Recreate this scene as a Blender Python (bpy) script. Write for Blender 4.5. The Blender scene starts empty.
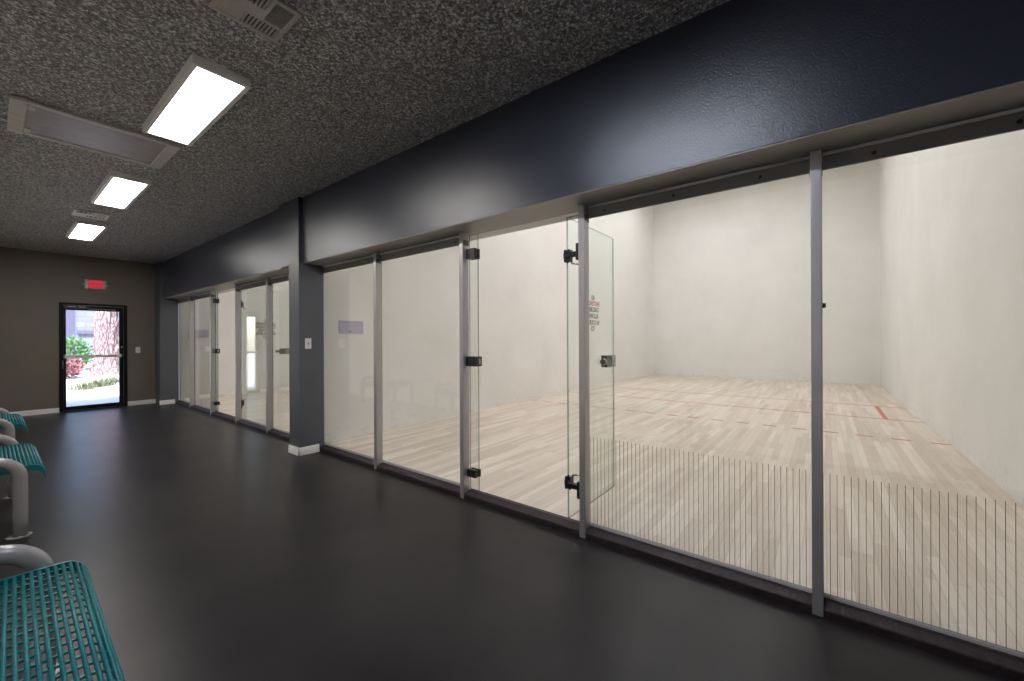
import bpy, bmesh, math, random
from mathutils import Vector, Matrix

random.seed(7)
S = bpy.context.scene
COL = S.collection

# ------------------------------------------------------------------ camera
CAM_H = 1.26
F_PX = 404.2
cam_data = bpy.data.cameras.new('camera')
cam = bpy.data.objects.new('camera', cam_data)
COL.objects.link(cam)
cam_data.sensor_width = 36.0
cam_data.lens = F_PX / 1024.0 * 36.0
cam_data.shift_y = -0.8 / 1024.0
cam_data.clip_start = 0.02
YAW = math.atan(522.0 / F_PX)
cam.matrix_world = (Matrix.Translation((0, 0, CAM_H)) @ Matrix.Rotation(-YAW, 4, 'Z')
                    @ Matrix.Rotation(math.pi / 2, 4, 'X') @ Matrix.Rotation(-0.0046, 4, 'Z'))
S.camera = cam

# ------------------------------------------------------------------ view, world, sun
S.view_settings.view_transform = 'Standard'
S.view_settings.look = 'None'
S.view_settings.exposure = 0.0
S.view_settings.gamma = 1.0
S.view_settings.use_curve_mapping = False
S.cycles.transparent_max_bounces = 32
S.cycles.max_bounces = 14
S.cycles.diffuse_bounces = 6
S.cycles.caustics_reflective = False
S.cycles.caustics_refractive = False

world = bpy.data.worlds.new('world')
S.world = world
world.use_nodes = True
wn = world.node_tree
wn.nodes.clear()
w_out = wn.nodes.new('ShaderNodeOutputWorld')
w_bg = wn.nodes.new('ShaderNodeBackground')
w_sky = wn.nodes.new('ShaderNodeTexSky')
w_sky.sky_type = 'NISHITA'
w_sky.sun_disc = False
w_sky.sun_elevation = math.radians(58)
w_sky.sun_rotation = math.radians(215)
w_bg.inputs['Strength'].default_value = 0.85
wn.links.new(w_sky.outputs[0], w_bg.inputs[0])
wn.links.new(w_bg.outputs[0], w_out.inputs[0])

sun_data = bpy.data.lights.new('sun', 'SUN')
sun_data.energy = 17.0
sun_data.angle = math.radians(0.6)
sun_data.color = (0.72, 0.79, 1.0)
sun = bpy.data.objects.new('sun', sun_data)
COL.objects.link(sun)
sun.location = (-3, 5, 12)
sun.rotation_euler = Vector((0.5, 0.80, -1.05)).to_track_quat('-Z', 'Y').to_euler()

HALL_LIGHT = 37.0      # corridor light panels
COURT_LIGHT = 18.5     # court ceiling lamps


# ------------------------------------------------------------------ materials
def srgb(r, g, b):
    def c(v):
        v /= 255.0
        return v / 12.92 if v <= 0.04045 else ((v + 0.055) / 1.055) ** 2.4
    return (c(r), c(g), c(b), 1.0)


class Mat:
    def __init__(s, name):
        s.m = bpy.data.materials.new(name)
        s.m.use_nodes = True
        s.t = s.m.node_tree
        s.t.nodes.clear()
        s.out = s.t.nodes.new('ShaderNodeOutputMaterial')

    def n(s, typ, **kw):
        x = s.t.nodes.new(typ)
        for k, v in kw.items():
            setattr(x, k, v)
        return x

    def l(s, a, b):
        s.t.links.new(a, b)

    def coord(s, scale=(1, 1, 1), rot=(0, 0, 0), loc=(0, 0, 0)):
        g = s.n('ShaderNodeNewGeometry')
        mp = s.n('ShaderNodeMapping')
        mp.inputs['Scale'].default_value = scale
        mp.inputs['Rotation'].default_value = rot
        mp.inputs['Location'].default_value = loc
        s.l(g.outputs['Position'], mp.inputs['Vector'])
        return mp.outputs['Vector']

    def noise(s, vec, scale, detail=4, rough=0.55):
        x = s.n('ShaderNodeTexNoise')
        x.inputs['Scale'].default_value = scale
        x.inputs['Detail'].default_value = detail
        x.inputs['Roughness'].default_value = rough
        s.l(vec, x.inputs['Vector'])
        return x.outputs['Fac']

    def ramp(s, fac, stops):
        r = s.n('ShaderNodeValToRGB')
        e = r.color_ramp.elements
        e[0].position, e[0].color = stops[0]
        e[1].position, e[1].color = stops[-1]
        for p, c in stops[1:-1]:
            x = e.new(p)
            x.color = c
        s.l(fac, r.inputs['Fac'])
        return r.outputs['Color']

    def bump(s, height, strength, dist):
        b = s.n('ShaderNodeBump')
        b.inputs['Strength'].default_value = strength
        b.inputs['Distance'].default_value = dist
        s.l(height, b.inputs['Height'])
        return b.outputs['Normal']

    def princ(s, color=None, rough=0.5, metal=0.0, spec=0.5, colsock=None, normal=None, roughsock=None):
        p = s.n('ShaderNodeBsdfPrincipled')
        if color is not None:
            p.inputs['Base Color'].default_value = color
        if colsock is not None:
            s.l(colsock, p.inputs['Base Color'])
        p.inputs['Roughness'].default_value = rough
        if roughsock is not None:
            s.l(roughsock, p.inputs['Roughness'])
        p.inputs['Metallic'].default_value = metal
        p.inputs['Specular IOR Level'].default_value = spec
        if normal is not None:
            s.l(normal, p.inputs['Normal'])
        s.l(p.outputs[0], s.out.inputs['Surface'])
        return p


def mul(c, k):
    return (min(1, c[0] * k), min(1, c[1] * k), min(1, c[2] * k), 1)


def plain(name, color, rough=0.5, metal=0.0, spec=0.5, var=0.06, nscale=14.0, bump=0.0, bscale=80.0, bdist=0.002):
    m = Mat(name)
    v = m.coord()
    f = m.noise(v, nscale)
    c = m.ramp(f, [(0.3, mul(color, 1 - var)), (0.7, mul(color, 1 + var))])
    nrm = None
    if bump:
        nrm = m.bump(m.noise(v, bscale, 3), bump, bdist)
    m.princ(None, rough, metal, spec, c, nrm)
    return m.m


def emit(name, color, strength):
    m = Mat(name)
    e = m.n('ShaderNodeEmission')
    e.inputs['Color'].default_value = color
    e.inputs['Strength'].default_value = strength
    m.l(e.outputs[0], m.out.inputs['Surface'])
    return m.m


def glass_mat(name, tint, f0=0.035):
    m = Mat(name)
    lw = m.n('ShaderNodeLayerWeight')
    lw.inputs['Blend'].default_value = 0.5
    pw = m.n('ShaderNodeMath', operation='POWER')
    m.l(lw.outputs['Facing'], pw.inputs[0])
    pw.inputs[1].default_value = 5.0
    ma = m.n('ShaderNodeMath', operation='MULTIPLY_ADD')
    m.l(pw.outputs[0], ma.inputs[0])
    ma.inputs[1].default_value = 1 - f0
    ma.inputs[2].default_value = f0
    tr = m.n('ShaderNodeBsdfTransparent')
    tr.inputs['Color'].default_value = tint
    gl = m.n('ShaderNodeBsdfGlossy')
    gl.inputs['Roughness'].default_value = 0.0
    gl.inputs['Color'].default_value = (1, 1, 1, 1)
    mx = m.n('ShaderNodeMixShader')
    m.l(ma.outputs[0], mx.inputs[0])
    m.l(tr.outputs[0], mx.inputs[1])
    m.l(gl.outputs[0], mx.inputs[2])
    m.l(mx.outputs[0], m.out.inputs['Surface'])
    return m.m


def edge_mat():
    m = Mat('glass_edge')
    p = m.n('ShaderNodeBsdfPrincipled')
    p.inputs['Base Color'].default_value = srgb(40, 70, 62)
    p.inputs['Roughness'].default_value = 0.15
    tr = m.n('ShaderNodeBsdfTransparent')
    tr.inputs['Color'].default_value = (0.62, 0.74, 0.70, 1)
    mx = m.n('ShaderNodeMixShader')
    mx.inputs[0].default_value = 0.45
    m.l(tr.outputs[0], mx.inputs[1])
    m.l(p.outputs[0], mx.inputs[2])
    m.l(mx.outputs[0], m.out.inputs['Surface'])
    return m.m


def make_popcorn():
    m = Mat('popcorn_ceiling')
    v = m.coord()
    vo = m.n('ShaderNodeTexVoronoi')
    vo.inputs['Scale'].default_value = 75
    vo.inputs['Randomness'].default_value = 1.0
    m.l(v, vo.inputs['Vector'])
    n1 = m.noise(v, 72, 4, 0.7)
    sub = m.n('ShaderNodeMath', operation='SUBTRACT')
    m.l(n1, sub.inputs[0])
    m.l(vo.outputs['Distance'], sub.inputs[1])
    nrm = m.bump(sub.outputs[0], 1.0, 0.014)
    col = m.ramp(n1, [(0.38, srgb(84, 82, 81)), (0.52, srgb(152, 149, 147)), (0.64, srgb(252, 249, 245))])  # glints on the grains and shade in the hollows put into colour
    m.princ(None, 0.42, 0, 0.5, col, nrm)
    return m.m


def make_rubber():
    m = Mat('rubber_floor')
    v = m.coord()
    big = m.noise(v, 1.3, 5, 0.6)
    c1 = m.ramp(big, [(0.3, srgb(31, 29, 31)), (0.7, srgb(47, 44, 44))])
    vs = m.coord((2.2, 0.8, 1))
    streak = m.noise(vs, 2.2, 4, 0.6)
    ro = m.n('ShaderNodeMapRange')
    ro.inputs['To Min'].default_value = 0.285
    ro.inputs['To Max'].default_value = 0.36
    m.l(streak, ro.inputs['Value'])
    nrm = m.bump(m.noise(v, 22, 2, 0.5), 0.15, 0.0004)
    m.princ(None, 0.4, 0, 0.13, c1, nrm, ro.outputs[0])
    return m.m


def make_maple(rot):
    m = Mat('maple_boards')
    v = m.coord()

    def brick(row, length, off, c1, c2, mortar_size):
        b = m.n('ShaderNodeTexBrick')
        b.offset = off
        b.offset_frequency = 2
        b.inputs['Scale'].default_value = 1.0
        b.inputs['Brick Width'].default_value = length
        b.inputs['Row Height'].default_value = row
        b.inputs['Mortar Size'].default_value = mortar_size
        b.inputs['Mortar Smooth'].default_value = 0.2
        b.inputs['Bias'].default_value = 0.0
        b.inputs['Color1'].default_value = c1
        b.inputs['Color2'].default_value = c2
        b.inputs['Mortar'].default_value = srgb(150, 136, 122)
        m.l(v, b.inputs['Vector'])
        return b.outputs['Color']
    a = brick(0.057, 0.83, 0.37, srgb(234, 226, 216), srgb(214, 204, 193), 0.0006)
    b2 = brick(0.114, 1.31, 0.61, srgb(255, 254, 252), srgb(240, 235, 229), 0.0)
    mixn = m.n('ShaderNodeMix', data_type='RGBA', blend_type='MULTIPLY')
    mixn.inputs['Factor'].default_value = 1.0
    m.l(a, mixn.inputs['A'])
    m.l(b2, mixn.inputs['B'])
    vg = m.coord((1.2, 16, 1))
    g = m.noise(vg, 5, 5, 0.65)
    gr = m.ramp(g, [(0.3, (0.92, 0.91, 0.90, 1)), (0.6, (1, 1, 1, 1))])
    mix2 = m.n('ShaderNodeMix', data_type='RGBA', blend_type='MULTIPLY')
    mix2.inputs['Factor'].default_value = 1.0
    m.l(mixn.outputs['Result'], mix2.inputs['A'])
    m.l(gr, mix2.inputs['B'])
    m.princ(None, 0.55, 0, 0.3, mix2.outputs['Result'])
    return m.m


def make_court_wall():
    m = Mat('court_plaster')
    v = m.coord()
    big = m.noise(v, 0.9, 5, 0.6)
    c = m.ramp(big, [(0.3, srgb(226, 225, 222)), (0.7, srgb(236, 235, 233))])
    # scuffs, densest just above the floor
    sc = m.noise(m.coord((1.4, 1.4, 3.0)), 6, 6, 0.72)
    scr = m.ramp(sc, [(0.55, (0, 0, 0, 1)), (0.72, (1, 1, 1, 1))])
    g = m.n('ShaderNodeNewGeometry')
    sx = m.n('ShaderNodeSeparateXYZ')
    m.l(g.outputs['Position'], sx.inputs[0])
    mr = m.n('ShaderNodeMapRange')
    mr.inputs['From Min'].default_value = 0.0
    mr.inputs['From Max'].default_value = 0.34
    mr.inputs['To Min'].default_value = 0.55
    mr.inputs['To Max'].default_value = 0.05
    m.l(sx.outputs['Z'], mr.inputs['Value'])
    mm = m.n('ShaderNodeMath', operation='MULTIPLY')
    m.l(scr, mm.inputs[0])
    m.l(mr.outputs[0], mm.inputs[1])
    mix = m.n('ShaderNodeMix', data_type='RGBA')
    m.l(mm.outputs[0], mix.inputs['Factor'])
    m.l(c, mix.inputs['A'])
    mix.inputs['B'].default_value = srgb(150, 144, 138)
    m.princ(None, 0.6, 0, 0.3, mix.outputs['Result'], m.bump(m.noise(v, 30, 4), 0.08, 0.004))
    return m.m


def make_gloss_paint(name, color, rough=0.3, bump=0.35):
    m = Mat(name)
    v = m.coord()
    n = m.noise(v, 135, 3, 0.5)
    big = m.noise(v, 2.0, 4)
    c = m.ramp(big, [(0.3, mul(color, 0.93)), (0.7, mul(color, 1.07))])
    m.princ(None, rough, 0, 0.75, c, m.bump(n, bump, 0.0027))
    return m.m


def make_curb():
    m = Mat('ribbed_vinyl')
    w = m.n('ShaderNodeTexWave')
    w.inputs['Scale'].default_value = 18
    w.bands_direction = 'Y'
    m.l(m.coord(), w.inputs['Vector'])
    n = m.noise(m.coord(), 40, 3)
    c = m.ramp(n, [(0.3, srgb(36, 29, 32)), (0.7, srgb(54, 43, 46))])
    m.princ(None, 0.5, 0, 0.25, c, m.bump(w.outputs['Fac'], 0.25, 0.003))
    return m.m


def make_brushed(name, color, rough):
    m = Mat(name)
    f = m.noise(m.coord((2.5, 14, 3)), 2, 5, 0.7)
    c = m.ramp(f, [(0.25, mul(color, 0.72)), (0.75, mul(color, 1.15))])  # cloudy streaks of sheen put into the metal colour
    ro = m.n('ShaderNodeMapRange')
    ro.inputs['To Min'].default_value = rough - 0.06
    ro.inputs['To Max'].default_value = rough + 0.1
    m.l(f, ro.inputs['Value'])
    m.princ(None, rough, 0.6, 0.5, c, None, ro.outputs[0])
    return m.m


def make_bark():
    m = Mat('bark')
    v = m.coord((1, 1, 0.28))
    vo = m.n('ShaderNodeTexVoronoi', feature='DISTANCE_TO_EDGE')
    vo.inputs['Scale'].default_value = 15
    nz = m.n('ShaderNodeTexNoise')
    nz.inputs['Scale'].default_value = 6
    m.l(v, nz.inputs['Vector'])
    mixv = m.n('ShaderNodeMix', data_type='VECTOR')
    mixv.inputs['Factor'].default_value = 0.12
    m.l(v, mixv.inputs['A'])
    m.l(nz.outputs['Color'], mixv.inputs['B'])
    m.l(mixv.outputs['Result'], vo.inputs['Vector'])
    c = m.ramp(vo.outputs['Distance'], [(0.0, srgb(92, 68, 66)), (0.14, srgb(162, 130, 124)), (0.45, srgb(198, 168, 160))])
    m.princ(None, 0.9, 0, 0.2, c, m.bump(vo.outputs['Distance'], 0.8, 0.08))
    return m.m


def make_gravel():
    m = Mat('pale_gravel')
    v = m.coord()
    n = m.noise(v, 12, 6, 0.7)
    c = m.ramp(n, [(0.3, srgb(176, 164, 152)), (0.7, srgb(226, 216, 204))])
    m.princ(None, 0.95, 0, 0.2, c, m.bump(n, 0.5, 0.03))
    return m.m


def make_block():
    m = Mat('grey_block')
    b = m.n('ShaderNodeTexBrick')
    b.inputs['Scale'].default_value = 1
    b.inputs['Brick Width'].default_value = 0.4
    b.inputs['Row Height'].default_value = 0.2
    b.inputs['Mortar Size'].default_value = 0.008
    b.inputs['Color1'].default_value = srgb(134, 132, 146)
    b.inputs['Color2'].default_value = srgb(122, 120, 134)
    b.inputs['Mortar'].default_value = srgb(108, 106, 118)
    m.l(m.coord((1, 1, 1), (math.pi / 2, 0, 0)), b.inputs['Vector'])
    n = m.noise(m.coord(), 25, 5)
    m.princ(None, 0.9, 0, 0.2, b.outputs['Color'], m.bump(n, 0.3, 0.01))
    return m.m


def leaf_mat(name, c1, c2):
    m = Mat(name)
    n = m.noise(m.coord(), 9, 3)
    c = m.ramp(n, [(0.3, c1), (0.7, c2)])
    m.princ(None, 0.6, 0, 0.3, c)
    return m.m


M = {
    'ceiling': make_popcorn(),
    'rubber': make_rubber(),
    'maple': make_maple(0),
    'plaster': make_court_wall(),
    'soffit': make_gloss_paint('slate_gloss_paint', srgb(43, 46, 58), 0.285, 0.6),
    'slate': make_gloss_paint('slate_paint', srgb(74, 78, 85), 0.42, 0.2),
    'taupe': plain('taupe_paint', srgb(106, 99, 90), 0.55, var=0.03, nscale=3, bump=0.15),
    'cream': plain('pale_bounce_paint', srgb(222, 218, 212), 0.6, var=0.02),  # unseen walls made pale to bounce light onto ceiling and soffit
    'underside': make_gloss_paint('underside_grey', srgb(142, 137, 130), 0.4, 0.1),  # lighter, warmer grey than the soffit face
    'white': plain('white_paint', srgb(226, 224, 222), 0.4, var=0.02),
    'curb': make_curb(),
    'alu': plain('satin_aluminium', srgb(182, 179, 179), 0.36, metal=0.7, var=0.02),
    'rail': plain('dull_aluminium', srgb(116, 112, 107), 0.45, metal=0.15, var=0.03),
    'channel': plain('bright_channel', srgb(205, 202, 198), 0.4, metal=0.3, var=0.03),
    'bar': plain('pale_bar', srgb(205, 200, 194), 0.4, metal=0.1),
    'black': plain('black_hardware', srgb(22, 21, 24), 0.35, var=0.05),
    'pewter': plain('pewter_hardware', srgb(108, 112, 106), 0.32, metal=0.7, var=0.05),
    'chrome': plain('chrome_hardware', srgb(205, 205, 205), 0.15, metal=1.0, var=0.02),
    'bronze': plain('dark_bronze_frame', srgb(11, 9, 11), 0.5, spec=0.2, var=0.05),
    'glass': glass_mat('clear_glass', (0.978, 0.985, 0.98, 1)),
    'door_glass': glass_mat('green_glass', (0.955, 0.975, 0.965, 1), 0.05),
    'glass_edge': edge_mat(),
    'stripe': plain('grey_print', srgb(142, 136, 128), 0.6, var=0.03),
    'red_line': plain('red_court_paint', srgb(190, 100, 86), 0.5, var=0.2, nscale=9),
    'red_text': plain('red_print', srgb(170, 70, 76), 0.5, var=0.03),
    'black_text': plain('black_print', srgb(52, 50, 52), 0.5, var=0.03),
    'fixture': plain('fixture_frame', srgb(222, 219, 215), 0.4, var=0.02),
    'diffuser': emit('lit_diffuser', (1.0, 0.955, 0.905, 1), HALL_LIGHT),
    'cool_diffuser': emit('cool_lit_diffuser', (0.80, 0.86, 1.0, 1), HALL_LIGHT * 1.15),
    'court_lamp': emit('lit_court_lens', (1.0, 0.985, 0.98, 1), COURT_LIGHT),
    'panel_metal': make_brushed('brushed_panel', srgb(178, 171, 168), 0.38),
    'panel_frame': make_brushed('panel_frame_metal', srgb(214, 207, 200), 0.5),
    'vent': plain('vent_enamel', srgb(176, 171, 164), 0.45, var=0.03),
    'vent_light': plain('pale_vent_enamel', srgb(238, 234, 230), 0.45, var=0.03),
    'dark': plain('duct_shade', srgb(20, 19, 19), 0.7),
    'teal': plain('teal_coating', srgb(6, 102, 107), 0.38, spec=0.3, var=0.08, nscale=30),
    'pipe': plain('grey_pipe_enamel', srgb(134, 131, 131), 0.25, var=0.02),
    'bolt': plain('zinc_bolt', srgb(150, 148, 144), 0.35, metal=0.9),
    'sign_body': plain('sign_housing', srgb(196, 192, 184), 0.45),
    'sign_face': emit('lit_sign_face', (1.0, 0.22, 0.24, 1), 0.26),
    'sign_red': emit('lit_sign_letters', (1.0, 0.012, 0.035, 1), 0.75),
    'led': emit('green_led', (0.1, 0.9, 0.35, 1), 0.6),
    'niche': plain('niche_grey', srgb(190, 186, 204), 0.5, var=0.05),
    'bark': make_bark(),
    'gravel': make_gravel(),
    'block': make_block(),
    'concrete': plain('pale_concrete', srgb(190, 184, 180), 0.85, bump=0.2),
    'cap': plain('wall_cap', srgb(92, 88, 104), 0.8),
    'leaf_green': leaf_mat('green_leaves', srgb(76, 112, 66), srgb(126, 160, 108)),
    'leaf_red': leaf_mat('red_leaves', srgb(116, 64, 66), srgb(164, 112, 110)),
    'grass': leaf_mat('dry_grass', srgb(84, 92, 60), srgb(128, 128, 92)),
    'pale_leaf': leaf_mat('pale_leaves', srgb(150, 168, 130), srgb(206, 212, 180)),
}


# ------------------------------------------------------------------ object helpers
def tag(o, label=None, cat=None, group=None, kind=None):
    if label:
        o['label'] = label
    if cat:
        o['category'] = cat
    if group:
        o['group'] = group
    if kind:
        o['kind'] = kind
    return o


ORIGIN = {}


def thing(name, loc, label, cat, group=None, kind=None):
    o = bpy.data.objects.new(name, None)
    o.empty_display_size = 0.1
    COL.objects.link(o)
    o.location = loc
    ORIGIN[o.name] = Vector(loc)
    return tag(o, label, cat, group, kind)


class MB:
    """collects shapes in world coordinates and links them as one mesh object"""

    def __init__(s):
        s.bm = bmesh.new()
        s.mats = []
        s.cur = 0

    def mat(s, m):
        if m not in s.mats:
            s.mats.append(m)
        s.cur = s.mats.index(m)
        return s

    def _f(s, vs):
        try:
            f = s.bm.faces.new(vs)
            f.material_index = s.cur
            return f
        except ValueError:
            return None

    def box(s, x0, x1, y0, y1, z0, z1):
        v = [s.bm.verts.new(p) for p in ((x0, y0, z0), (x1, y0, z0), (x1, y1, z0), (x0, y1, z0),
                                         (x0, y0, z1), (x1, y0, z1), (x1, y1, z1), (x0, y1, z1))]
        for q in ((3, 2, 1, 0), (4, 5, 6, 7), (0, 1, 5, 4), (1, 2, 6, 5), (2, 3, 7, 6), (3, 0, 4, 7)):
            s._f([v[i] for i in q])
        return s

    def bevbox(s, x0, x1, y0, y1, z0, z1, r, seg=2):
        t = bmesh.new()
        bmesh.ops.create_cube(t, size=1.0)
        for w in t.verts:
            w.co = Vector((x0 + (w.co.x + .5) * (x1 - x0), y0 + (w.co.y + .5) * (y1 - y0), z0 + (w.co.z + .5) * (z1 - z0)))
        bmesh.ops.bevel(t, geom=t.edges[:], offset=r, segments=seg, affect='EDGES', profile=0.5)
        s.merge(t)
        return s

    def merge(s, t, mtx=None, smooth=False):
        mp = {}
        for w in t.verts:
            mp[w] = s.bm.verts.new(mtx @ w.co if mtx else w.co)
        for f in t.faces:
            g = s._f([mp[w] for w in f.verts])
            if g and (smooth or f.smooth):
                g.smooth = True
        t.free()

    def cyl(s, p0, p1, r0, r1=None, seg=20, cap=True, smooth=True):
        r1 = r0 if r1 is None else r1
        p0, p1 = Vector(p0), Vector(p1)
        d = (p1 - p0).normalized()
        a = d.orthogonal().normalized()
        b = d.cross(a)
        A, B = [], []
        for i in range(seg):
            t = 2 * math.pi * i / seg
            o = a * math.cos(t) + b * math.sin(t)
            A.append(s.bm.verts.new(p0 + o * r0))
            B.append(s.bm.verts.new(p1 + o * r1))
        for i in range(seg):
            j = (i + 1) % seg
            f = s._f([A[i], A[j], B[j], B[i]])
            if f:
                f.smooth = smooth
        if cap:
            s._f(A[::-1])
            s._f(B)
        return s

    def tube(s, pts, r, seg=16, cap=True):
        pts = [Vector(p) for p in pts]
        rings = []
        ref = None
        for i, p in enumerate(pts):
            d = (pts[min(i + 1, len(pts) - 1)] - pts[max(i - 1, 0)]).normalized()
            a = d.orthogonal().normalized() if ref is None else (ref - d * ref.dot(d)).normalized()
            ref = a
            b = d.cross(a)
            rr = r[i] if isinstance(r, (list, tuple)) else r
            rings.append([s.bm.verts.new(p + (a * math.cos(2 * math.pi * k / seg) + b * math.sin(2 * math.pi * k / seg)) * rr) for k in range(seg)])
        for A, B in zip(rings, rings[1:]):
            for k in range(seg):
                j = (k + 1) % seg
                f = s._f([A[k], A[j], B[j], B[k]])
                if f:
                    f.smooth = True
        if cap:
            s._f(rings[0][::-1])
            s._f(rings[-1])
        return s

    def prism(s, prof, axis, a0, a1):
        """closed 2-D outline swept along an axis; outline is (x,z) for 'y', (y,z) for 'x'"""
        def P(q, a):
            return (q[0], a, q[1]) if axis == 'y' else (a, q[0], q[1])
        A = [s.bm.verts.new(P(q, a0)) for q in prof]
        B = [s.bm.verts.new(P(q, a1)) for q in prof]
        n = len(prof)
        for i in range(n):
            j = (i + 1) % n
            s._f([A[i], A[j], B[j], B[i]])
        s._f(A[::-1])
        s._f(B)
        return s

    def build(s, name, mat=None, parent=None, label=None):
        if not s.mats:
            s.mats = [mat]
        bmesh.ops.recalc_face_normals(s.bm, faces=s.bm.faces[:])
        org = Vector((0, 0, 0))
        if parent is not None:
            org = ORIGIN[parent.name]
            for v in s.bm.verts:
                v.co -= org
        me = bpy.data.meshes.new(name)
        s.bm.to_mesh(me)
        s.bm.free()
        for m in s.mats:
            me.materials.append(m)
        o = bpy.data.objects.new(name, me)
        COL.objects.link(o)
        if parent is not None:
            o.parent = parent
        ORIGIN[o.name] = org
        if label:
            o['label'] = label
        return o


def struct(name, mb, mat, label=None, cat=None):
    return tag(mb.build(name, mat), label, cat, kind='structure')


def copy_tree(o, loc):
    def rec(x, par):
        c = x.copy()
        COL.objects.link(c)
        if par is not None:
            c.parent = par
        for ch in list(x.children):
            rec(ch, c)
        return c
    r = rec(o, None)
    r.location = loc
    return r


# ------------------------------------------------------------------ dimensions
HX0, HX1 = -0.42, 2.36          # corridor left wall, glass line
HY0, HY1 = -2.6, 10.8           # corridor back wall, end wall
HZ = 2.84                       # corridor ceiling
SX, SZ = 2.12, 2.115            # soffit face, soffit underside
CX1, CZ = 14.6, 6.1             # court front wall, court ceiling
NY0, NY1 = -1.17, 4.87          # near court
FY0, FY1 = 5.03, 10.95          # far court
GX = 2.372                      # glass centre plane

# ------------------------------------------------------------------ the setting
struct('floor', MB().box(HX0 - .15, 2.386, HY0 - .15, HY1, -.1, 0), M['rubber'], 'dark grey rubber corridor floor', 'floor')
struct('court_floor', MB().box(2.386, CX1, NY0, NY1, -.1, 0), M['maple'], 'pale maple board floor of the nearer court', 'floor')
struct('court_floor', MB().box(2.386, CX1, FY0, FY1, -.1, 0), M['maple'], 'pale maple board floor of the farther court', 'floor')
struct('ceiling', MB().box(HX0 - .15, SX + .3, HY0 - .15, HY1 + .15, HZ, HZ + .12), M['ceiling'], 'dark grey popcorn textured corridor ceiling', 'ceiling')
struct('ceiling_court', MB().box(2.3, CX1 + .2, NY0 - .2, FY1 + .2, CZ, CZ + .12), M['plaster'], 'white ceiling high over the courts', 'ceiling')
struct('wall_left', MB().box(HX0 - .15, HX0, HY0 - .15, HY1 + .15, 0, HZ), M['cream'], 'pale wall behind the benches', 'wall')
struct('wall_back', MB().box(HX0, 2.55, HY0 - .15, HY0, 0, HZ), M['cream'], 'pale wall at the near end of the corridor', 'wall')
struct('wall_right', MB().box(2.36, 2.55, HY0, NY0 - .18, 0, SZ), M['slate'], 'slate wall beyond the nearer court', 'wall')
DX0, DX1, DZ = 0.765, 1.632, 1.955
e = MB()
e.box(HX0, DX0, HY1, HY1 + .15, 0, HZ)
e.box(DX1, 2.062, HY1, HY1 + .15, 0, HZ)
e.box(DX0, DX1, HY1, HY1 + .15, DZ, HZ)
struct('wall_end', e, M['taupe'], 'taupe end wall around the glass exit door', 'wall')
struct('wall_soffit', MB().mat(M['soffit']).box(SX, 2.42, HY0, 10.42, SZ + .006, HZ).mat(M['underside']).box(SX + .004, 2.42, HY0, 10.42, SZ, SZ + .006), None, 'glossy slate blue soffit above the glass fronts', 'soffit')
struct('wall_court_back', MB().box(2.42, 2.55, NY0 - .18, FY1 + .15, SZ, CZ), M['plaster'], 'white wall above the court glass', 'wall')
struct('wall_court_right', MB().box(2.36, CX1 + .2, NY0 - .18, NY0, 0, CZ), M['plaster'], 'white right side wall of the nearer court', 'wall')
struct('wall_front', MB().box(CX1, CX1 + .2, NY0 - .18, FY1 + .15, 0, CZ), M['plaster'], 'white front wall at the far end of the courts', 'wall')
struct('wall_court_far', MB().box(2.36, CX1 + .2, FY1, FY1 + .18, 0, CZ), M['plaster'], 'white left side wall of the farther court', 'wall')
# partition between the courts, with the recess of the keepsake box
NX0, NX1, NZ0, NZ1 = 2.705, 3.045, 1.345, 1.515
p = MB()
p.box(2.386, NX0, NY1, FY0, 0, CZ)
p.box(NX1, CX1 + .2, NY1, FY0, 0, CZ)
p.box(NX0, NX1, NY1, FY0, 0, NZ0)
p.box(NX0, NX1, NY1, FY0, NZ1, CZ)
p.box(NX0, NX1, NY1 + .1, FY0, NZ0, NZ1)
struct('wall_partition', p, M['plaster'], 'white partition wall between the two courts', 'wall')

# pilasters
struct('wall_pilaster', MB().box(2.075, 2.352, 4.56, 4.80, 0, SZ), M['slate'], 'slate blue pillar between the two glass fronts carrying a light switch', 'pillar')
struct('wall_beam', MB().box(2.075, SX, 4.56, 5.05, SZ - .002, HZ), M['soffit'], 'narrow raised slate band on the soffit above the pillar', 'beam')
struct('wall_pier', MB().box(2.062, 2.352, 10.42, HY1 + .15, 0, HZ), M['slate'], 'slate blue pier beside the end wall', 'pillar')


def base_prof(x, s, h=.085):
    """outline of a moulded baseboard standing s*.016 proud of x"""
    return [(x, 0), (x + s * .016, 0), (x + s * .016, h * .52), (x + s * .010, h * .58), (x + s * .010, h * .62),
            (x + s * .014, h * .66), (x + s * .014, h * .80), (x + s * .007, h * .86), (x + s * .007, h), (x, h)]


b = MB().prism(base_prof(4.56, -1), 'x', 2.059, 2.29)
b.prism(base_prof(2.075, -1), 'y', 4.544, 4.80)
struct('baseboard_pilaster', b, M['white'], 'white moulded baseboard around the foot of the pillar', 'baseboard')
struct('baseboard_end', MB().prism(base_prof(HY1, -1), 'x', HX0, DX0 - .012).prism(base_prof(HY1, -1), 'x', DX1 + .012, 2.062),
       M['white'], 'white baseboard along the end wall', 'baseboard')
struct('baseboard_pier', MB().prism(base_prof(10.42, -1), 'x', 2.05, 2.29), M['white'], 'white baseboard at the foot of the pier', 'baseboard')

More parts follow.
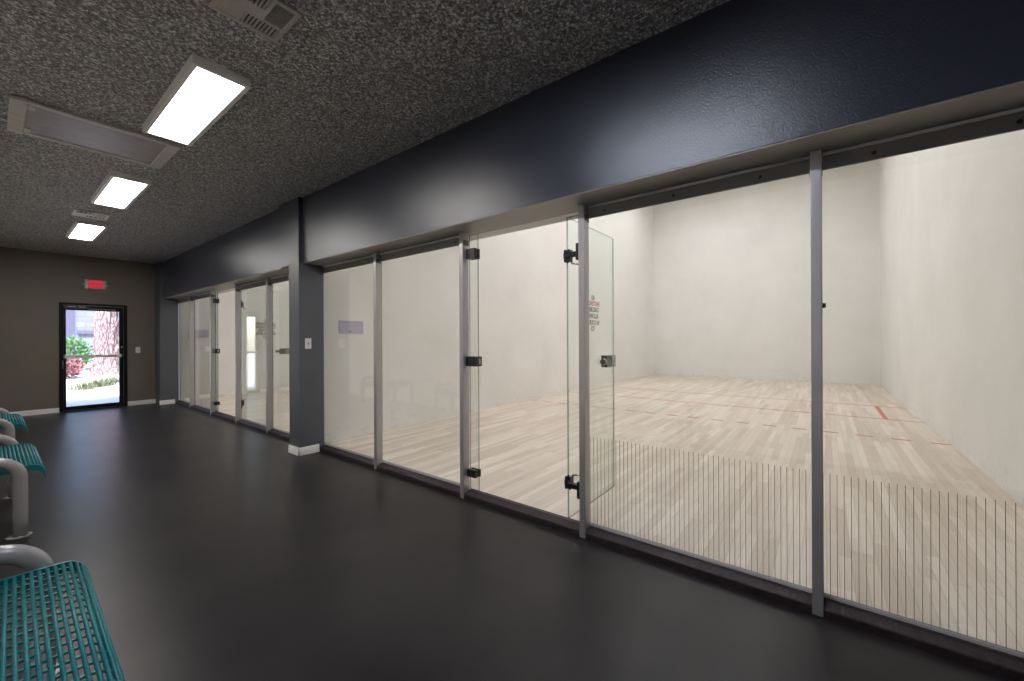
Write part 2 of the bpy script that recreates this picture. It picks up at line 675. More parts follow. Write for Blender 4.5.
# ------------------------------------------------------------------ court lines
def near_lines():
    t = .0015
    L = []
    L.append(MB().box(10.0, 10.035, NY0, NY1, 0.0003, t))
    L.append(MB().box(8.48, 8.515, NY0, NY1, 0.0003, t))
    for k, m in zip(('service_line', 'short_line'), L):
        tag(m.build(k, M['red_line']), 'thin red line across the court floor nearest the front wall' if k == 'service_line'
            else 'thin red line across the court floor joining the red tick', 'line', kind='structure')
    d = MB().box(8.52, 10.0, -.775, -.715, 0.0003, t)
    tag(d.build('service_box_line', M['red_line']), 'short thick red tick near the right court wall', 'line', kind='structure')
    rl = MB()
    y = NY0
    while y < NY1 - .17:
        rl.box(6.88, 6.925, y, y + .172, 0.0003, t)
        y += .3445
    tag(rl.build('receiving_line', M['red_line']), 'dashed red line across the court floor', 'line', kind='structure')


near_lines()

# ------------------------------------------------------------------ glass fronts
def pane(name, axis, c, a0, a1, z0, z1, th, mat, parent):
    """a sheet of glass; axis 'x' = its plane is X=c running along Y, axis 'y' = plane Y=c running along X"""
    m = MB()
    h = th / 2
    if axis == 'x':
        m.box(c - h, c + h, a0, a1, z0, z1)
    else:
        m.box(a0, a1, c - h, c + h, z0, z1)
    m.mats = [mat, M['glass_edge']]
    for f in m.bm.faces:
        f.normal_update()
        n = f.normal
        f.material_index = 0 if abs(n.x if axis == 'x' else n.y) > .9 else 1
    return m.build(name, None, parent)


def glass_panel(y0, y1, stripes, label, group=None):
    t = thing('glass_screen', (GX, (y0 + y1) / 2, .06), label, 'glass panel', 'fixed glass panels')
    pane('pane', 'x', GX, y0, y1, .06, 2.112, .012, M['glass'], t)
    m = MB().box(GX - .0095, GX - .007, y0, y1, .06, .074)
    m.box(GX + .007, GX + .014, y0, y1, .06, .074)
    m.build('bottom_channel', M['channel'], t)
    if stripes:
        m = MB()
        y = y1 - .02
        while y > y0 + .01:
            m.box(GX - .0075, GX - .0062, y - .0011, y + .0011, .078, .636)
            y -= .025
        m.build('stripe_print', M['stripe'], t)
    return t


def post(y, label, bumper=False):
    t = thing('mullion_post', (2.33, y, 0), label, 'post', 'aluminium posts of the glass fronts')
    m = MB().bevbox(2.295, 2.362, y - .021, y + .021, 0.0005, SZ - .002, .003, 2)
    m.build('shaft', M['alu'], t)
    m = MB().box(2.300, 2.362, y - .0235, y + .0235, 2.012, 2.055)
    m.build('top_sleeve', M['rail'], t)
    if bumper:
        MB().cyl((2.335, y - .021, 1.41), (2.335, y - .034, 1.41), .012, .010).build('bumper', M['black'], t, 'small black rubber bumper')
    return t


def rail(y0, y1, screws, label):
    t = thing('header_rail', (2.37, (y0 + y1) / 2, 2.04), label, 'rail', 'head rails over the glass panels')
    m = MB().box(2.348, 2.362, y0, y1, 2.035, 2.098)
    m.build('rail_body', M['rail'], t)
    MB().prism([(2.338, 2.098), (2.362, 2.098), (2.362, 2.113), (2.343, 2.113), (2.338, 2.108)], 'y', y0, y1).build('lip', M['channel'], t, 'paler top lip')
    for y in screws:
        MB().cyl((2.350, y, 2.064), (2.346, y, 2.064), .010, .008, 12).build('screw', M['black'], t, 'dark screw head')
    return t


CURB = [(2.296, 0.0005), (2.296, .036), (2.300, .041), (2.345, .054), (2.352, .058), (2.386, .058), (2.386, 0.0005)]


def curb(y0, y1, name, label):
    m = MB().prism(CURB, 'y', y0, y1)
    return struct(name, m, M['curb'], label, 'curb')


# near court: bays from the right edge of the photograph towards the pillar
ND, NH, NS, NB = .03, 1.22, 2.288, 3.47
post(ND, 'aluminium post between the two striped glass panels', True)
post(NH, 'aluminium hinge post right of the open glass door of the nearer court')
post(NS, 'aluminium post carrying the narrow glass strip with three black fittings, nearer court')
post(NB, 'aluminium post between the two glass panels next to the pillar, nearer court')
G = .0225
glass_panel(NY0 + .002, ND - .001, True, 'striped glass panel at the right edge, before the right court wall')
glass_panel(ND + .001, NH - .001, True, 'striped glass panel between the open door and the first post')
glass_panel(NS + .001, NB - .001, False, 'wide clear glass panel left of the open doorway, nearer court')
glass_panel(NB + .001, NY1 - .002, False, 'clear glass panel next to the switch pillar, showing the wall niche')
rail(NY0 + .002, ND - G, (-.171, -.576, -1.0), 'head rail over the rightmost striped glass panel')
rail(ND + G, NH - G, (.252, .67, 1.086), 'head rail over the striped glass panel beside the open door')
rail(NS + G, NB - G, (2.404, 2.819, 3.24), 'head rail over the wide clear panel left of the open doorway')
rail(NB + G, 4.56, (3.655, 4.048, 4.457), 'head rail over the glass panel next to the switch pillar')
for i, (a, c) in enumerate(((NY0, ND - .021), (ND + .021, NH - .021), (NH + .021, NS - .021), (NS + .021, NB - .021), (NB + .021, 4.56))):
    curb(a, c, 'trim_%d' % (i + 1), ('dark ribbed curb under the rightmost striped panel', 'dark ribbed curb under the second striped panel',
         'dark threshold of the open doorway, nearer court', 'dark ribbed curb under the wide clear panel', 'dark ribbed curb ending at the pillar')[i])

# far court
F1, FH, FS, F3 = 5.99, 7.12, 8.28, 9.44
post(F1, 'aluminium post crossing the lettering of the farther glass door')
post(FH, 'aluminium hinge post of the farther court doorway')
post(FS, 'aluminium post with narrow glass strip and three black fittings, farther court')
post(F3, 'farthest aluminium post, nearest the end wall')
glass_panel(FY0 + .002, F1 - .001, False, 'glass panel just beyond the pillar, in front of the farther door latch')
glass_panel(F1 + .001, FH - .001, False, 'glass panel through which the farther open door is seen')
glass_panel(FS + .001, F3 - .001, False, 'clear glass panel left of the farther doorway')
glass_panel(F3 + .001, 10.418, False, 'farthest clear glass panel beside the slate pier')
rail(5.03, F1 - G, (5.2, 5.5, 5.8), 'head rail over the glass panel just beyond the pillar')
rail(F1 + G, FH - G, (6.2, 6.55, 6.9), 'head rail over the panel showing the farther open door')
rail(FS + G, F3 - G, (8.4, 8.85, 9.3), 'head rail over the clear panel left of the farther doorway')
rail(F3 + G, 10.418, (9.6, 9.95, 10.3), 'head rail over the farthest glass panel')
for i, (a, c) in enumerate(((4.81, F1 - .021), (F1 + .021, FH - .021), (FH + .021, FS - .021), (FS + .021, F3 - .021), (F3 + .021, 10.40))):
    curb(a, c, 'trim_%d' % (i + 6), ('dark ribbed curb just beyond the pillar', 'dark ribbed curb under the panel showing the farther door',
         'dark threshold of the farther doorway', 'dark ribbed curb left of the farther doorway', 'farthest dark ribbed curb beside the pier')[i])


def strip(y_post, label):
    y1, y0 = y_post - .0215, y_post - .115
    t = thing('glass_strip', (GX, y0, .06), label, 'glass strip', 'narrow strips of glass beside the doorways')
    pane('pane', 'x', GX, y0, y1, .06, 2.10, .012, M['door_glass'], t)
    for z0, z1 in ((1.905, 1.985), (.17, .228)):
        m = MB().bevbox(2.330, 2.365, y0 + .002, y1, z0, z1, .003)
        m.bevbox(2.379, 2.398, y0 + .002, y1, z0, z1, .003)
        m.build('clamp', M['black'], t, 'black glass clamp')
    m = MB().bevbox(2.326, 2.365, y0 - .012, y1, 1.050, 1.128, .003)
    m.bevbox(2.379, 2.400, y0 - .012, y1, 1.050, 1.128, .003)
    k = m.build('strike_box', M['black'], t, 'black strike box of the door lock')
    MB().bevbox(2.366, 2.378, y0 - .016, y0 - .006, 1.066, 1.112, .002).build('strike_slot', M['chrome'], k, 'bright strike slot')
    return t


strip(NS, 'narrow glass strip with three black fittings left of the nearer doorway')
strip(FS, 'narrow glass strip with three black fittings left of the farther doorway')

# ------------------------------------------------------------------ open glass doors
TEXT = (('NO', 'black_text', .080), ('UNATTENDED', 'red_text', .066), ('CHILDREN', 'black_text', .080),
        ('ALLOWED', 'black_text', .080), ('IN COURTS', 'black_text', .074), ('TO', 'black_text', .080))


def text_mesh(body, size, width=None):
    cu = bpy.data.curves.new('lettering', 'FONT')
    cu.body = body
    cu.size = size
    cu.align_x = 'CENTER'
    cu.extrude = .0006
    cu.offset = size * .03
    o = bpy.data.objects.new('lettering', cu)
    COL.objects.link(o)
    bpy.context.view_layer.update()
    me = bpy.data.meshes.new_from_object(o.evaluated_get(bpy.context.evaluated_depsgraph_get()))
    bpy.data.objects.remove(o)
    if width:
        xs = [v.co.x for v in me.vertices]
        k = width / (max(xs) - min(xs))
        for v in me.vertices:
            v.co.x *= k
    return me


def lettering(name, rows, mtx, parent):
    """rows of (text, material, size, width, z); mtx turns text space into the world"""
    m = MB()
    for body, mt, size, width, z in rows:
        me = text_mesh(body, size, width)
        m.mat(M[mt])
        t = bmesh.new()
        t.from_mesh(me)
        m.merge(t, mtx @ Matrix.Translation((0, z, 0)))
        bpy.data.meshes.remove(me)
    return m.build(name, None, parent)


def court_door(idx, y, ypost, tx, red_row, spec, size, label):
    x0, x1 = 2.425, 3.180
    t = thing('door_%d' % idx, (x0, y, .03), label, 'door', 'glass doors of the courts', 'structure')
    pane('pane', 'y', y, x0, x1, .035, 2.098, .012, M['door_glass'], t)
    for z0, z1 in ((1.79, 1.875), (.235, .32)):
        zc = (z0 + z1) / 2
        m = MB()
        # clamping plates on both faces, with a cut-out in the middle
        for ya, yb in ((y - .022, y - .0065), (y + .0065, y + .022)):
            m.bevbox(x0 - .010, x0 + .036, ya, yb, zc + .012, z1, .002)
            m.bevbox(x0 - .010, x0 + .036, ya, yb, z0, zc - .012, .002)
            m.bevbox(x0 + .020, x0 + .036, ya, yb, z0, z1, .002)
        m.bevbox(x0 - .016, x0 - .002, y - .022, y + .022, zc - .020, zc + .020, .002)
        h = m.build('hinge', M['black'], t, 'black pivot hinge')
        m = MB().bevbox(x0 - .045, x0 - .006, ypost + .050, y - .012, zc - .018, zc + .014, .003)
        m.build('hinge_arm', M['black'], h)
        m = MB().bevbox(x0 - .090, x0 - .030, ypost + .0225, ypost + .062, z0 - .012, z1 + .012, .003)
        m.build('hinge_plate', M['black'], h)
        sgn = -1 if zc > 1 else 1
        m = MB().cyl((x0 + .018, y - .022, zc + sgn * .052), (x0 + .030, ypost + .06, zc + sgn * .070), .006, .006, 10)
        m.build('hinge_spring', M['chrome'], h, 'bright spring arm')
    m = MB().cyl((x0 - .02, y - .02, 2.085), (x0 - .02, ypost + .03, 2.085), .007, .007, 10)
    m.build('top_pivot', M['chrome'], t)
    # lock
    m = MB()
    for ya, yb in ((y - .024, y - .0065), (y + .0065, y + .024)):
        m.bevbox(x1 - .182, x1 - .008, ya, yb, 1.035, 1.132, .004)
    k = m.build('lock_box', M['pewter'], t, 'pewter lock case')
    MB().bevbox(x1 - .100, x1 - .020, y - .0285, y - .0235, 1.046, 1.119, .002).build('lock_cover', M['bolt'], k)
    m = MB().cyl((x1 - .215, y - .018, 1.083), (x1 - .181, y - .018, 1.083), .013, .013, 14)
    m.cyl((x1 - .250, y - .018, 1.083), (x1 - .215, y - .018, 1.083), .020, .026, 18)
    m.build('knob', M['pewter'], k, 'round pewter turn knob')
    rows = []
    for i, ((body, mt, _s), (z, w)) in enumerate(zip(TEXT, spec)):
        rows.append((body, 'red_text' if i == red_row else 'black_text', size, w, z))
    mtx = Matrix.Translation((tx, y + .0072, 0)) @ Matrix(((-1, 0, 0, 0), (0, 0, 1, 0), (0, 1, 0, 0), (0, 0, 0, 1)))
    lettering('lettering', rows, mtx, t)
    return t


court_door(2, 1.395, NH, 2.825, 1, ((1.561, .055), (1.517, .225), (1.470, .205), (1.421, .185), (1.371, .205), (1.325, .065)), .050, 'open clear glass door of the nearer court with mirrored lettering and pewter lock')
court_door(3, 7.29, FH, 2.79, 0, ((1.570, .07), (1.517, .30), (1.463, .30), (1.409, .24), (1.355, .30), (1.302, .08)), .062, 'open clear glass door of the farther court seen through the glass front')

# ------------------------------------------------------------------ niches in the court side walls
t = thing('wall_niche_box', ((NX0 + NX1) / 2, NY1, NZ0), 'grey recessed keepsake box in the side wall of the nearer court', 'wall box')
m = MB()
w = .012
m.box(NX0 + .001, NX1 - .001, NY1 - .004, NY1 + .08, NZ0 + .001, NZ0 + w)
m.box(NX0 + .001, NX1 - .001, NY1 - .004, NY1 + .08, NZ1 - w, NZ1 - .001)
m.box(NX0 + .001, NX0 + w, NY1 - .004, NY1 + .08, NZ0 + w, NZ1 - w)
m.box(NX1 - w, NX1 - .001, NY1 - .004, NY1 + .08, NZ0 + w, NZ1 - w)
m.box(NX0 + .001, NX1 - .001, NY1 + .07, NY1 + .085, NZ0 + .001, NZ1 - .001)
m.build('box_shell', M['niche'], t)
d = MB().box(NX0 + w, NX1 - w, NY1 + .004, NY1 + .010, NZ0 + w, NZ1 - w).build('box_door', M['niche'], t)
MB().cyl(((NX0 + NX1) / 2 - .01, NY1 + .003, NZ0 + .03), ((NX0 + NX1) / 2 - .01, NY1 - .006, NZ0 + .03), .011, .009, 14).build('pull', M['pewter'], d, 'small round pull')
t2 = copy_tree(t, ((NX0 + NX1) / 2 - .06, FY1 - .09, NZ0))
t2['label'] = 'grey keepsake box on the side wall of the farther court'
t['group'] = t2['group'] = 'keepsake boxes in the court walls'

# ------------------------------------------------------------------ exit door
d = thing('door_1', ((DX0 + DX1) / 2, HY1, 0), 'dark bronze framed glass exit door in the end wall', 'door', None, 'structure')
fy0, fy1 = HY1 - .02, HY1 + .14
m = MB()
m.box(DX0 - .012, DX0 + .038, fy0, fy1, 0, DZ + .012)
m.box(DX1 - .038, DX1 + .012, fy0, fy1, 0, DZ + .012)
m.box(DX0 + .038, DX1 - .038, fy0, fy1, DZ - .03, DZ + .012)
m.build('door_frame', M['bronze'], d)
MB().prism([(fy0 - .03, .0005), (fy1, .0005), (fy1, .014), (fy0 - .01, .014)], 'x', DX0 + .038, DX1 - .038).build('threshold', M['bronze'], d)
lx0, lx1, ly0, ly1, lz0, lz1 = DX0 + .042, DX1 - .042, HY1 + .0, HY1 + .045, .018, DZ - .034
px0, px1, pz0, pz1 = .838, 1.532, .085, 1.835
m = MB()
m.box(lx0, px0, ly0, ly1, lz0, lz1)
m.box(px1, lx1, ly0, ly1, lz0, lz1)
m.box(px0, px1, ly0, ly1, lz0, pz0)
m.box(px0, px1, ly0, ly1, pz1, lz1)
m.build('door_leaf', M['bronze'], d)
pane('pane', 'y', HY1 + .022, px0, px1, pz0, pz1, .008, M['glass'], d)
m = MB().bevbox(px0 - .02, px1 + .02, ly0 - .060, ly0 - .030, .965, 1.012, .008, 3)
k = m.build('push_bar', M['bar'], d, 'satin aluminium push bar')
m = MB().bevbox(px0 - .035, px0 + .01, ly0 - .055, ly0, .955, 1.022, .006)
m.bevbox(px1 - .01, px1 + .035, ly0 - .055, ly0, .955, 1.022, .006)
m.build('bar_end', M['pewter'], k)
m = MB().bevbox(px0 - .02, px0 + .28, ly0 - .055, ly0 - .002, 1.862, 1.908, .004)
k = m.build('door_closer', M['black'], d, 'black door closer')
MB().bevbox(px0 + .02, px0 + .12, ly0 - .0575, ly0 - .054, 1.888, 1.902, .001).bevbox(px0 + .15, px0 + .24, ly0 - .0575, ly0 - .054, 1.888, 1.902, .001).build('closer_plate', M['bolt'], k)
MB().bevbox(px0 + .28, px0 + .64, ly0 - .035, ly0 - .020, 1.852, 1.872, .003).build('closer_arm', M['pewter'], k)
MB().cyl((px1 + .036, ly0, 1.15), (px1 + .036, ly0 - .012, 1.15), .016, .015, 18).build('lock_cylinder', M['chrome'], d, 'round lock cylinder')
pts = []
for i in range(13):
    a = math.pi * i / 12
    pts.append((px0 - .045 - .0 * i, ly0 - .006 - .05 * math.sin(a), .93 - .16 * i / 12))
MB().tube(pts, .007, 10).build('pull_handle', M['pewter'], d, 'small curved pull handle')

# ------------------------------------------------------------------ exit sign
t = thing('exit_sign', (1.21, HY1, 2.235), 'red lit EXIT sign above the glass exit door', 'exit sign')
ex0, ex1, ez0, ez1 = 1.068, 1.352, 2.238, 2.412
MB().bevbox(ex0, ex1, HY1 - .055, HY1 - .001, ez0, ez1, .018, 3).build('housing', M['sign_body'], t)
f = MB().box(ex0 + .046, ex1 - .040, HY1 - .0565, HY1 - .0545, ez0 + .016, ez1 - .016).build('face', M['sign_face'], t)
mtx = Matrix.Translation(((ex0 + ex1) / 2 + .003, HY1 - .0575, 0)) @ Matrix(((1, 0, 0, 0), (0, 0, -1, 0), (0, 1, 0, 0), (0, 0, 0, 1)))
lettering('lettering', [('EXIT', 'sign_red', .182, .186, ez0 + .022)], mtx, t)
MB().cyl((ex0 + .03, HY1 - .04, ez0 - .006), (ex0 + .03, HY1 - .04, ez0 + .004), .011, .011, 14).build('indicator_lamp', M['led'], t, 'small green lamp')
for sx in (-1, 1):
    xx = ex0 if sx < 0 else ex1
    MB().cyl((xx - sx * .004, HY1 - .03, 2.318), (xx + sx * .030, HY1 - .03, 2.318), .010, .005, 12).build('side_lug', M['sign_body'], t)

# ------------------------------------------------------------------ light switches
def switch(loc, axis_along, label):
    x, y, z = loc
    t = thing('light_switch', loc, label, 'light switch', 'light switches')
    MB().bevbox(x - .035, x + .035, y - .007, y - .0005, z - .058, z + .058, .003).build('cover_plate', M['white'], t)
    MB().bevbox(x - .006, x + .006, y - .016, y - .007, z - .012, z + .010, .002).build('toggle', M['pewter'], t, 'small grey toggle')
    for dz in (-.03, .03):
        MB().cyl((x, y - .0068, z + dz), (x, y - .0085, z + dz), .003, .003, 8).build('screw', M['bolt'], t)
    return t


switch((2.172, 4.56, 1.228), 'x', 'white light switch on the side of the slate pillar')
switch((1.80, HY1, 1.09), 'x', 'white light switch on the end wall right of the exit door')

# ------------------------------------------------------------------ ceiling lights
def ceiling_light(y0, label, lens='diffuser'):
    x0, x1, y1 = .684, .970, y0 + 1.20
    zb = 2.788
    t = thing('ceiling_light', ((x0 + x1) / 2, (y0 + y1) / 2, zb), label, 'ceiling light', 'long flat light panels on the corridor ceiling')
    m = MB()
    w = .027
    m.box(x0, x1, y0, y0 + w, zb, HZ - .0005)
    m.box(x0, x1, y1 - w, y1, zb, HZ - .0005)
    m.box(x0, x0 + w, y0 + w, y1 - w, zb, HZ - .0005)
    m.box(x1 - w, x1, y0 + w, y1 - w, zb, HZ - .0005)
    m.build('frame', M['fixture'], t)
    MB().box(x0 + w, x1 - w, y0 + w, y1 - w, zb + .004, zb + .012).build('diffuser', M[lens], t, 'glowing white diffuser')
    return t


ceiling_light(2.735, 'largest lit ceiling light panel, touching the metal access panel')
ceiling_light(5.20, 'middle lit ceiling light panel, beyond the metal access panel')
ceiling_light(7.60, 'smallest lit ceiling light panel, nearest the end wall')
ceiling_light(.28, 'lit ceiling light panel above the camera, reflected in the slate soffit', 'cool_diffuser')

# court lamps high overhead (outside the picture, they light the courts)
def court_lamps(y0, y1, where):
    n = 0
    for x in (6.2, 9.1, 12.0):
        for f in (.42, .74):
            y = y0 + (y1 - y0) * f
            t = thing('court_light', (x, y, CZ - .06), 'square court light on the ceiling of the %s court' % where, 'ceiling light', 'lights on the court ceilings')
            m = MB()
            m.box(x - .62, x + .62, y - .32, y - .30, CZ - .06, CZ)
            m.box(x - .62, x + .62, y + .30, y + .32, CZ - .06, CZ)
            m.box(x - .62, x - .60, y - .30, y + .30, CZ - .06, CZ)
            m.box(x + .60, x + .62, y - .30, y + .30, CZ - .06, CZ)
            m.build('frame', M['fixture'], t)
            MB().box(x - .60, x + .60, y - .30, y + .30, CZ - .055, CZ - .045).build('lens', M['court_lamp'], t)


court_lamps(NY0, NY1, 'nearer')
court_lamps(FY0, FY1, 'farther')

# ------------------------------------------------------------------ access panel and vents
t = thing('access_panel', (.51, 4.43, HZ), 'flat brushed metal access panel on the ceiling beside the largest light', 'access panel')
ax0, ax1, ay0, ay1 = .08, .945, 4.09, 4.75
m = MB()
m.bevbox(ax0, ax0 + .075, ay0, ay1, HZ - .028, HZ - .0005, .004)
m.bevbox(ax1 - .075, ax1, ay0, ay1, HZ - .028, HZ - .0005, .004)
m.bevbox(ax0 + .075, ax1 - .075, ay0, ay0 + .05, HZ - .022, HZ - .0005, .004)
m.bevbox(ax0 + .075, ax1 - .075, ay1 - .05, ay1, HZ - .022, HZ - .0005, .004)
m.build('frame', M['panel_frame'], t)
MB().box(ax0 + .075, ax1 - .075, ay0 + .05, ay1 - .05, HZ - .014, HZ - .001).build('panel', M['panel_metal'], t, 'brushed grey metal sheet')
for y in (ay0 + .1, ay1 - .1):
    MB().bevbox(ax0 + .077, ax0 + .1101, y - .04, y + .04, HZ - .022, HZ - .013, .002).build('latch', M['panel_frame'], t)


def vent(x0, y0, size_x, size_y, mt, label):
    t = thing('ceiling_vent', (x0 + size_x / 2, y0 + size_y / 2, HZ), label, 'ceiling vent', 'air registers on the corridor ceiling')
    zb, zt = HZ - .016, HZ - .0005

    def R(a0, a1, b0, b1):     # a along X from the left, b from the far edge towards the camera
        return (x0 + a0 * size_x, x0 + a1 * size_x, y0 + (1 - b1) * size_y, y0 + (1 - b0) * size_y)
    MB().box(*R(.03, .97, .03, .97), HZ - .004, zt).build('duct_shade_sheet', M['dark'], t)  # flat dark sheet standing in for shade behind the louvers
    m = MB()
    bl = {'A': (.40, .93, .08, .36), 'B': (.64, .93, .42, .93), 'C': (.07, .36, .08, .58), 'D': (.07, .58, .64, .93)}
    # plate as strips around the openings
    for r in ((0, 1, 0, .08), (0, 1, .93, 1), (0, .07, .08, .93), (.93, 1, .08, .93), (.36, .40, .08, .58), (.40, .93, .36, .42),
              (.58, .64, .42, .93), (.07, .40, .58, .64), (.40, .58, .42, .64)):
        m.box(*R(*r), zb, zt - .004)
    m.build('face_plate', mt, t)
    for key, (a0, a1, b0, b1) in bl.items():
        m = MB()
        if key in 'AD':
            n = 9 if mt is M['vent'] else 4
            for i in range(n):
                a = a0 + (a1 - a0) * (i + .5) / n
                q = R(a - .012, a + .012, b0, b1)
                m.box(q[0], q[1], q[2], q[3], zb, zb + .010)
        else:
            n = 11
            for i in range(n):
                b_ = b0 + (b1 - b0) * (i + .5) / n
                hw = .0042 if key == 'B' else .021
                q = R(a0, a1, b_ - hw, b_ + hw)
                m.box(q[0], q[1], q[2], q[3], zb + .002, zb + .008)
        m.build('louver', mt, t)
    return t


vent(.632, 1.985, .292, .292, M['vent'], 'square ceiling vent at the top of the picture, nearest the camera')
vent(.620, 7.03, .30, .33, M['vent_light'], 'small pale ceiling vent between the two farther light panels')

# ------------------------------------------------------------------ benches
def make_bench(y0, label):
    """far end wherever y0 + length; near arch at y0"""
    L = 1.08
    t = thing('bench', (0, y0 + L / 2, 0), label, 'bench', 'teal metal benches along the left wall')
    s0, s1 = y0 + .07, y0 + L - .09
    xb, xf, zt = -.215, .165, .436
    # profile of the seat from the back to the rolled front
    prof = [(xb - .035, zt - .06), (xb - .028, zt - .025), (xb, zt)]
    n = 20
    for i in range(1, n):
        prof.append((xb + (xf - xb) * i / n, zt))
    for i in range(0, 6):
        a = math.radians(90 - 17 * i)
        prof.append((xf + .062 * math.cos(a), zt - .062 + .062 * math.sin(a)))
    prof.append((xf + .064, zt - .085))
    m = MB()
    r = .0052
    for q in prof:                                             # long ribs
        m.cyl((q[0], s0, q[1] - .003), (q[0], s1, q[1] - .003), r, r, 10)
    y = s0 + .028
    while y < s1 - .02:                                        # cross bars under the ribs
        for (xa, za), (xc, zc) in zip(prof, prof[1:]):
            m.prism([(xa, za - .009), (xc, zc - .009), (xc, zc - .003), (xa, za - .003)], 'y', y - .004, y + .004)
        y += .050
    m.build('seat', M['teal'], t)
    for ya, yb in ((s0 - .006, s0 + .006), (s1 - .006, s1 + .006)):
        low = [(x, z - .034) for x, z in reversed(prof)]
        MB().prism([(x, z + .003) for x, z in prof] + low, 'y', ya, yb).build('end_plate', M['teal'], t)
    for ya in (y0, y0 + L):                                   # pipe arches
        xl, xr, R, top = -.26, .118, .115, .496
        pts = [(xr, ya, .006)] + [(xr, ya, .1 + .09 * k) for k in range(4)]
        for k in range(13):
            a = math.radians(7.5 * k)
            pts.append((xr - R + R * math.cos(a), ya, top - R + R * math.sin(a)))
        for k in range(13):
            a = math.radians(90 + 7.5 * k)
            pts.append((xl + R + R * math.cos(a), ya, top - R + R * math.sin(a)))
        pts += [(xl, ya, .37 - .09 * k) for k in range(4)] + [(xl, ya, .006)]
        g = MB().tube(pts, .0335, 20).build('pipe_leg', M['pipe'], t, 'light grey bent pipe leg')
        for xx in (xl, xr):
            MB().cyl((xx - .006, ya, 0.0005), (xx - .006, ya, .009), .056, .054, 24).build('floor_flange', M['pipe'], g)
            for q in (-1, 1):
                MB().cyl((xx - .006, ya + q * .044, .009), (xx - .006, ya + q * .044, .016), .006, .005, 6).build('bolt', M['bolt'], g)
    m = MB().cyl((.085, y0 + .03, .36), (.085, y0 + L - .03, .36), .024, .024, 16)
    m.build('under_rail', M['pipe'], t, 'grey pipe rail under the seat')
    for yy in (s0 + .03, s1 - .03):
        MB().box(-.20, .15, yy - .015, yy + .015, .375, .415).build('seat_bracket', M['pipe'], t)
    return t


near_bench = make_bench(1.26, 'nearest teal slatted metal bench, bottom left')
near_bench.rotation_euler.z = math.radians(-1.2)
near_bench.location.x -= .011
make_bench(4.13, 'middle teal metal bench with grey pipe leg on its floor flange')
make_bench(6.35, 'farthest teal metal bench, nearest the end wall')

# ------------------------------------------------------------------ outside the exit door
def ground_z(x, y):
    return -.03 + max(0, y - 13.2) * .055


m = MB()
nx, ny = 30, 26
gx0, gx1, gy0, gy1 = -6, 12, HY1 + .14, 25
V = [[m.bm.verts.new((gx0 + (gx1 - gx0) * i / nx, gy0 + (gy1 - gy0) * j / ny,
                      ground_z(0, gy0 + (gy1 - gy0) * j / ny) + random.uniform(-.02, .02) * (j > 5))) for i in range(nx + 1)] for j in range(ny + 1)]
for j in range(ny):
    for i in range(nx):
        m._f([V[j][i], V[j][i + 1], V[j + 1][i + 1], V[j + 1][i]]).smooth = True
struct('ground', m, M['gravel'], 'sunlit pale gravel outside the exit door', 'ground')
struct('path', MB().box(-1.5, 4.5, HY1 + .16, 12.6, -.09, -.012), M['concrete'], 'pale concrete path outside the exit door', 'path')

b = thing('neighbouring_building', (3, 22, 0), 'grey block building behind the tree outside the exit door', 'building')
MB().box(1.98, 9, 22, 23, -.2, 3.3).build('wall', M['block'], b)
MB().box(-3, 1.98, 22.5, 23, -.2, 3.3).build('wing', M['cap'], b)
MB().box(1.98, 9, 21.9, 22, 1.55, 1.68).build('ledge', M['cap'], b)

# tree with furrowed trunk
t = thing('tree', (2.25, 18, ground_z(0, 18)), 'large tree trunk with furrowed reddish bark outside the exit door', 'tree')
m = MB()
seg, rows = 72, 90
ring = []
for j in range(rows + 1):
    z = ground_z(0, 18) - .12 + 7.2 * (j / rows) ** 1.25
    hgt = z - ground_z(0, 18)
    rad = .275 - .012 * hgt + .16 * math.exp(-max(0, hgt) * 5.5)
    rr = []
    for i in range(seg):
        a = 2 * math.pi * i / seg
        fur = .018 * math.sin(a * 11 + 2.2 * math.sin(z * 3.1 + a * 2)) + .012 * math.sin(a * 19 + z * 2.2 + 1.4 * math.sin(z * 5))
        fur += .04 * math.exp(-max(0, hgt) * 5) * math.sin(a * 5 + .6)
        rr.append(m.bm.verts.new((2.25 + (rad + fur) * math.cos(a) + .01 * hgt, 18 + (rad + fur) * math.sin(a), z)))
    ring.append(rr)
for A, B in zip(ring, ring[1:]):
    for i in range(seg):
        j = (i + 1) % seg
        m._f([A[i], A[j], B[j], B[i]]).smooth = True
m._f(ring[-1])
m.build('trunk', M['bark'], t)
m = MB()
for k in range(7):
    a = k * 2.4
    z = 4.2 + .4 * k
    p0 = Vector((2.29, 18, z))
    p1 = p0 + Vector((math.cos(a) * 1.0, math.sin(a) * 1.0, .35))
    p2 = p1 + Vector((math.cos(a + .3) * .9, math.sin(a + .3) * .9, .15))
    m.tube([p0, (p0 + p1) / 2 + Vector((0, 0, .04)), p1, p2], [.07, .055, .04, .015], 8)
m.build('branch', M['bark'], t)


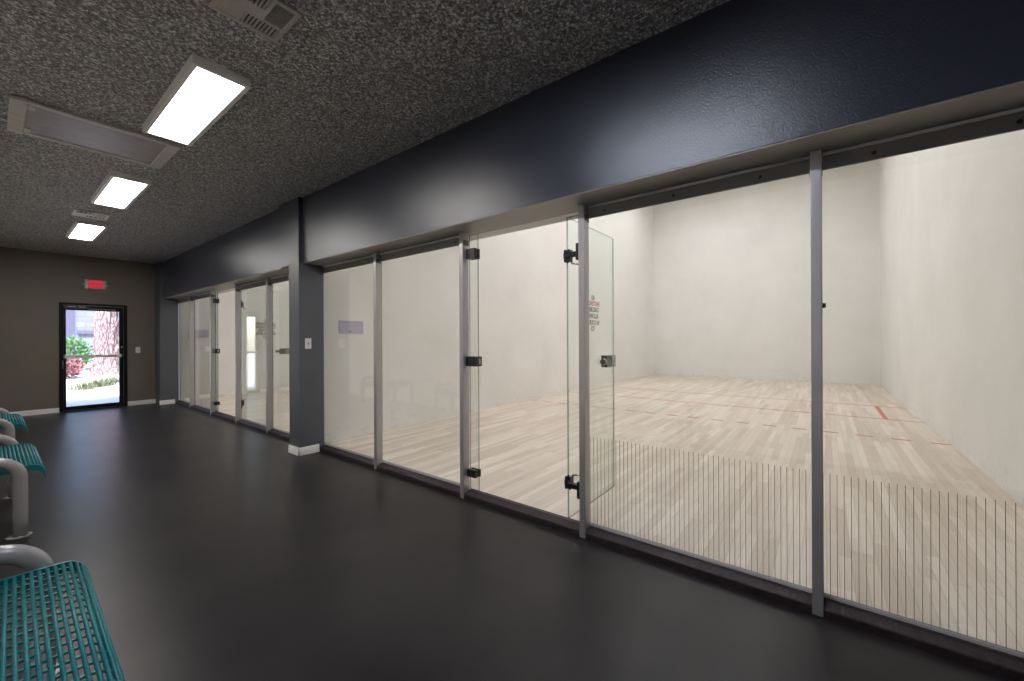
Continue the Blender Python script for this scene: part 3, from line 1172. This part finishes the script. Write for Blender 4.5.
def leaf_cloud(m, c, rx, ry, rz, n, size, up=.3):
    for _ in range(n):
        while True:
            p = Vector((random.uniform(-1, 1), random.uniform(-1, 1), random.uniform(-1, 1)))
            if .25 < p.length < 1:
                break
        q = Vector((c[0] + p.x * rx, c[1] + p.y * ry, c[2] + p.z * rz))
        d = (p.normalized() + Vector((random.uniform(-.7, .7), random.uniform(-.7, .7), random.uniform(-.2, .9) + up))).normalized()
        s = d.orthogonal().normalized()
        s = (Matrix.Rotation(random.uniform(0, 6.28), 3, d) @ s)
        L = size * random.uniform(.7, 1.3)
        a, b_, c_, e_ = q, q + d * L * .5 + s * L * .28, q + d * L, q + d * L * .5 - s * L * .28
        m._f([m.bm.verts.new(x) for x in (a, b_, c_, e_)])


def shrub(x, y, r, h, mt, n, size, label, grp):
    z = ground_z(0, y)
    t = thing('shrub', (x, y, z), label, 'shrub', grp)
    m = MB()
    for k in range(7):
        a = k * .9
        m.tube([(x, y, z - .05), (x + .35 * r * math.cos(a), y + .35 * r * math.sin(a), z + h * .4), (x + .7 * r * math.cos(a), y + .7 * r * math.sin(a), z + h * .8)], [.02, .014, .006], 6)
    m.build('stem', M['bark'], t)
    m = MB()
    leaf_cloud(m, (x, y, z + h * .55), r, r, h * .5, n, size)
    m.build('foliage', mt, t)


shrub(1.62, 19.6, .46, 1.0, M['leaf_green'], 800, .13, 'bright green shrub left of the tree trunk, seen through the exit door', 'shrubs outside')
shrub(1.24, 17.2, .34, .42, M['leaf_red'], 600, .10, 'red leaved shrub lower left in the exit door glass', 'shrubs outside')
shrub(1.42, 18.2, .34, .50, M['leaf_red'], 400, .10, 'red leaved shrub below the green shrub', 'shrubs outside')
shrub(2.62, 20.3, .34, .85, M['pale_leaf'], 500, .11, 'pale green shrub beside the tree trunk', 'shrubs outside')

m = MB()
for _ in range(420):
    cx, cy = random.choice([(1.62, 15.0), (1.95, 15.5), (2.2, 15.9), (1.45, 14.8), (1.8, 15.2)])
    x, y = random.gauss(cx, .12), random.gauss(cy, .15)
    z = ground_z(0, y) - .02
    a = random.uniform(0, 6.28)
    h = random.uniform(.10, .26)
    lean = random.uniform(.05, .2)
    d = Vector((math.cos(a), math.sin(a), 0))
    s = Vector((-d.y, d.x, 0)) * .012
    p0, p1, p2 = Vector((x, y, z)), Vector((x, y, z + h * .6)) + d * lean * .4, Vector((x, y, z + h)) + d * lean
    v = [m.bm.verts.new(q) for q in (p0 - s, p0 + s, p1 + s * .7, p1 - s * .7)]
    tip = m.bm.verts.new(p2)
    m._f(v)
    m._f([v[3], v[2], tip])
tag(m.build('grass', M['grass']), 'low clump of dry grass on the gravel outside the exit door', 'grass', kind='stuff')
